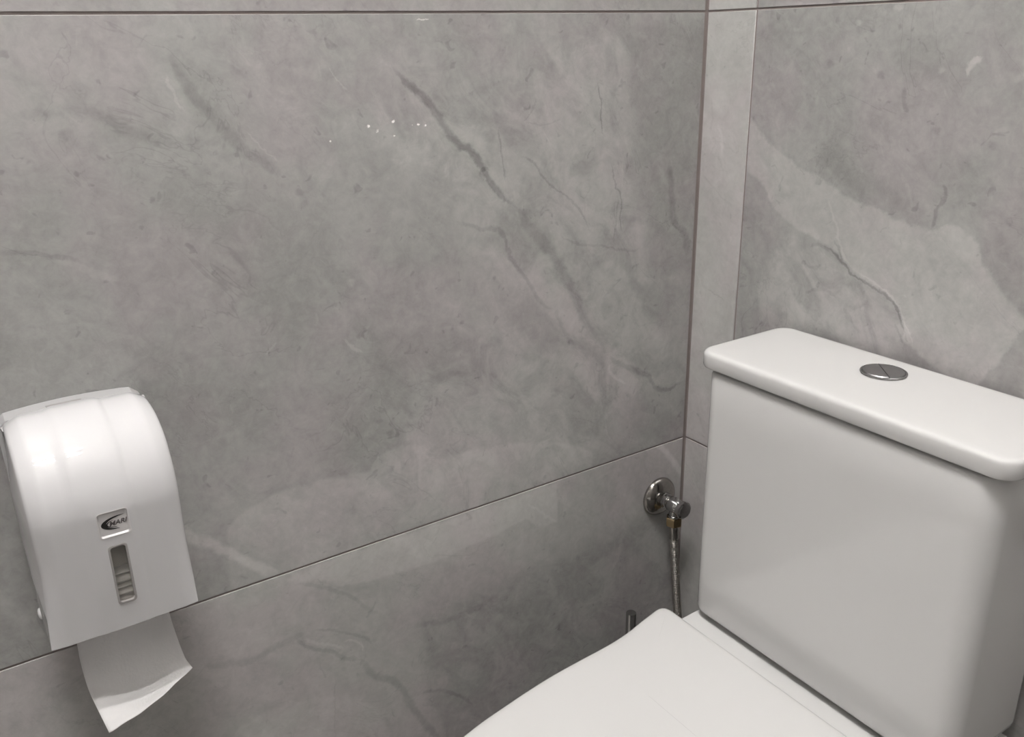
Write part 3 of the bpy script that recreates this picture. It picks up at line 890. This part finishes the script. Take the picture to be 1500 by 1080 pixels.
# folded paper pack behind the window: stacked folds
v = []; f = []
zl = 0.690
k = 0
rows_ = []
while zl < 0.735:
    h = [0.0068, 0.0050, 0.0085][k % 3]
    for q in range(5):
        a = PI*q/4
        rows_.append((-0.1145-0.0042*math.sin(a)-0.001*(k % 2), zl+h*(q/4)))
    zl += h
    k += 1
rows_.append((-0.1115, zl))
for x in (WX0-0.003, WX1+0.003):
    v += [(x, y, z) for y, z in rows_]+[(x, -0.1113, rows_[0][1])]
m_ = len(rows_)+1
f = [(j, j+1, m_+j+1, m_+j) for j in range(m_-1)]+[(m_-1, 0, m_, 2*m_-1), tuple(range(m_)), tuple(range(m_, 2*m_))]
make('paper_pack', v, f, 'paper', win, True, 40)

# badge: recessed plate with raised lip, crescent mark and lettering
bc = ((BX0+BX1)/2, (BZ0+BZ1)/2)
R1 = [(x, face_y(z, 0.0001), z) for x, z in rr2(BX0-0.0009, BX1+0.0009, BZ0-0.0009, BZ1+0.0009, 0.0030)]
R2 = [(x, face_y(z, 0.0003), z) for x, z in rr2(BX0-0.0002, BX1+0.0002, BZ0-0.0002, BZ1+0.0002, 0.0026)]
R3 = [(x, face_y(z, 0.0001), z) for x, z in rr2(BX0+0.0004, BX1-0.0004, BZ0+0.0004, BZ1-0.0004, 0.0022)]
R4 = [(x, face_y(z, -0.0013), z) for x, z in rr2(BX0+0.0013, BX1-0.0013, BZ0+0.0016, BZ1-0.0013, 0.0014)]
v, f = loft([R1, R2, R3, R4], False, True)
badge = make('badge', v, f, plain('badge_plastic', (0.66, 0.64, 0.635, 1), 0.3), disp, True, 30)

def crescent(name, cx, cz, a, b, wmax, ang0, ang1, tilt, mat, proud=-0.0010):
    n = 28
    o, i = [], []
    for k in range(n+1):
        u = k/n
        t = math.radians(ang0+(ang1-ang0)*u)
        w = wmax*math.sin(PI*u)**0.8+0.00005
        px, pz = a*math.cos(t), b*math.sin(t)
        o.append((px, pz))
        l = math.hypot(px, pz)
        i.append((px-px/l*w*1.3, pz-pz/l*w*0.75))
    vs = []
    for q in o+i:
        x = cx+q[0]*math.cos(tilt)-q[1]*math.sin(tilt)
        z = cz+q[0]*math.sin(tilt)+q[1]*math.cos(tilt)
        vs.append((x, z))
    m = len(o)
    verts = [(x, face_y(z, proud), z) for x, z in vs]+[(x, face_y(z, proud-0.0004), z) for x, z in vs]
    fs = []
    for k in range(m-1):
        fs.append((k, k+1, m+k+1, m+k))
        fs.append((k, k+1, 2*m+k+1, 2*m+k))
        fs.append((m+k, m+k+1, 3*m+k+1, 3*m+k))
    return make(name, verts, fs, mat, badge)
tilt = math.radians(3)
crescent('crescent_mark', bc[0]+0.0045, bc[1]+0.0002, 0.0145, 0.0064, 0.0030, 70, 268, tilt, 'dark')
crescent('crescent_mark', bc[0]+0.0050, bc[1]-0.0002, 0.0112, 0.0040, 0.0010, 115, 255, tilt, 'dark')

def lettering(text, name, size, cx, cz, mat, parent, shear=0.25, proud=-0.0010):
    cu = bpy.data.curves.new(name, 'FONT')
    cu.body = text
    cu.size = size
    cu.shear = shear
    cu.align_x = 'CENTER'
    cu.align_y = 'CENTER'
    cu.extrude = 0.00015
    cu.offset = size*0.018
    tmp = bpy.data.objects.new(name, cu)
    C.objects.link(tmp)
    dg = bpy.context.evaluated_depsgraph_get()
    me = bpy.data.meshes.new_from_object(tmp.evaluated_get(dg))
    bpy.data.objects.remove(tmp)
    for vv in me.vertices:
        x, y, z = vv.co
        zz = cz+y+x*0.05
        vv.co = (cx+x, face_y(zz, proud)-z, zz)
    me.materials.clear()
    return link(name, me, mat, parent)
lettering('MARI', 'lettering', 0.0062, bc[0]+0.0034, bc[1]-0.0002, 'greyprint', badge)

# ------------------------------------------------------------------ loose sheet hanging out of the dispenser
grid = [[(-0.8530, -0.0640, 0.700), (-0.8120, -0.0640, 0.700), (-0.7710, -0.0640, 0.700)],
        [(-0.8542, -0.0660, 0.662), (-0.8130, -0.0655, 0.662), (-0.7700, -0.0660, 0.660)],
        [(-0.8540, -0.0670, 0.6427), (-0.8134, -0.0650, 0.6405), (-0.7689, -0.0670, 0.6374)],
        [(-0.8548, -0.0720, 0.6233), (-0.8118, -0.0680, 0.6144), (-0.7673, -0.0740, 0.6170)],
        [(-0.8539, -0.0840, 0.6016), (-0.8106, -0.0820, 0.5888), (-0.7654, -0.0830, 0.6003)],
        [(-0.8504, -0.1080, 0.5900), (-0.8103, -0.1070, 0.5882), (-0.7632, -0.0890, 0.5941)],
        [(-0.8473, -0.1300, 0.5826), (-0.8079, -0.1280, 0.5932), (-0.7619, -0.0960, 0.5924)]]
rows = [spline(r, 8) for r in grid]
cols = [spline([r[k] for r in rows], 7) for k in range(len(rows[0]))]
nr, nc = len(cols[0]), len(cols)
rnd = random.Random(4)
verts = []
for i in range(nr):
    for k in range(nc):
        p = cols[k][i].copy()
        t = i/(nr-1)
        u = k/(nc-1)
        p.y += 0.0022*math.sin(u*9.0+t*2.0)*math.exp(-((t-0.35)/0.22)**2)*(1.6-u) + 0.0006*math.sin(u*23+t*9)
        verts.append(p)
faces = [(i*nc+k, i*nc+k+1, (i+1)*nc+k+1, (i+1)*nc+k) for i in range(nr-1) for k in range(nc-1)]
sheet = make('tissue_sheet', verts, faces, 'paper', None, True)
sm = sheet.modifiers.new('thickness', 'SOLIDIFY')
sm.thickness = 0.0004
tag(sheet, 'loose white tissue sheet hanging out below the dispenser', 'tissue')
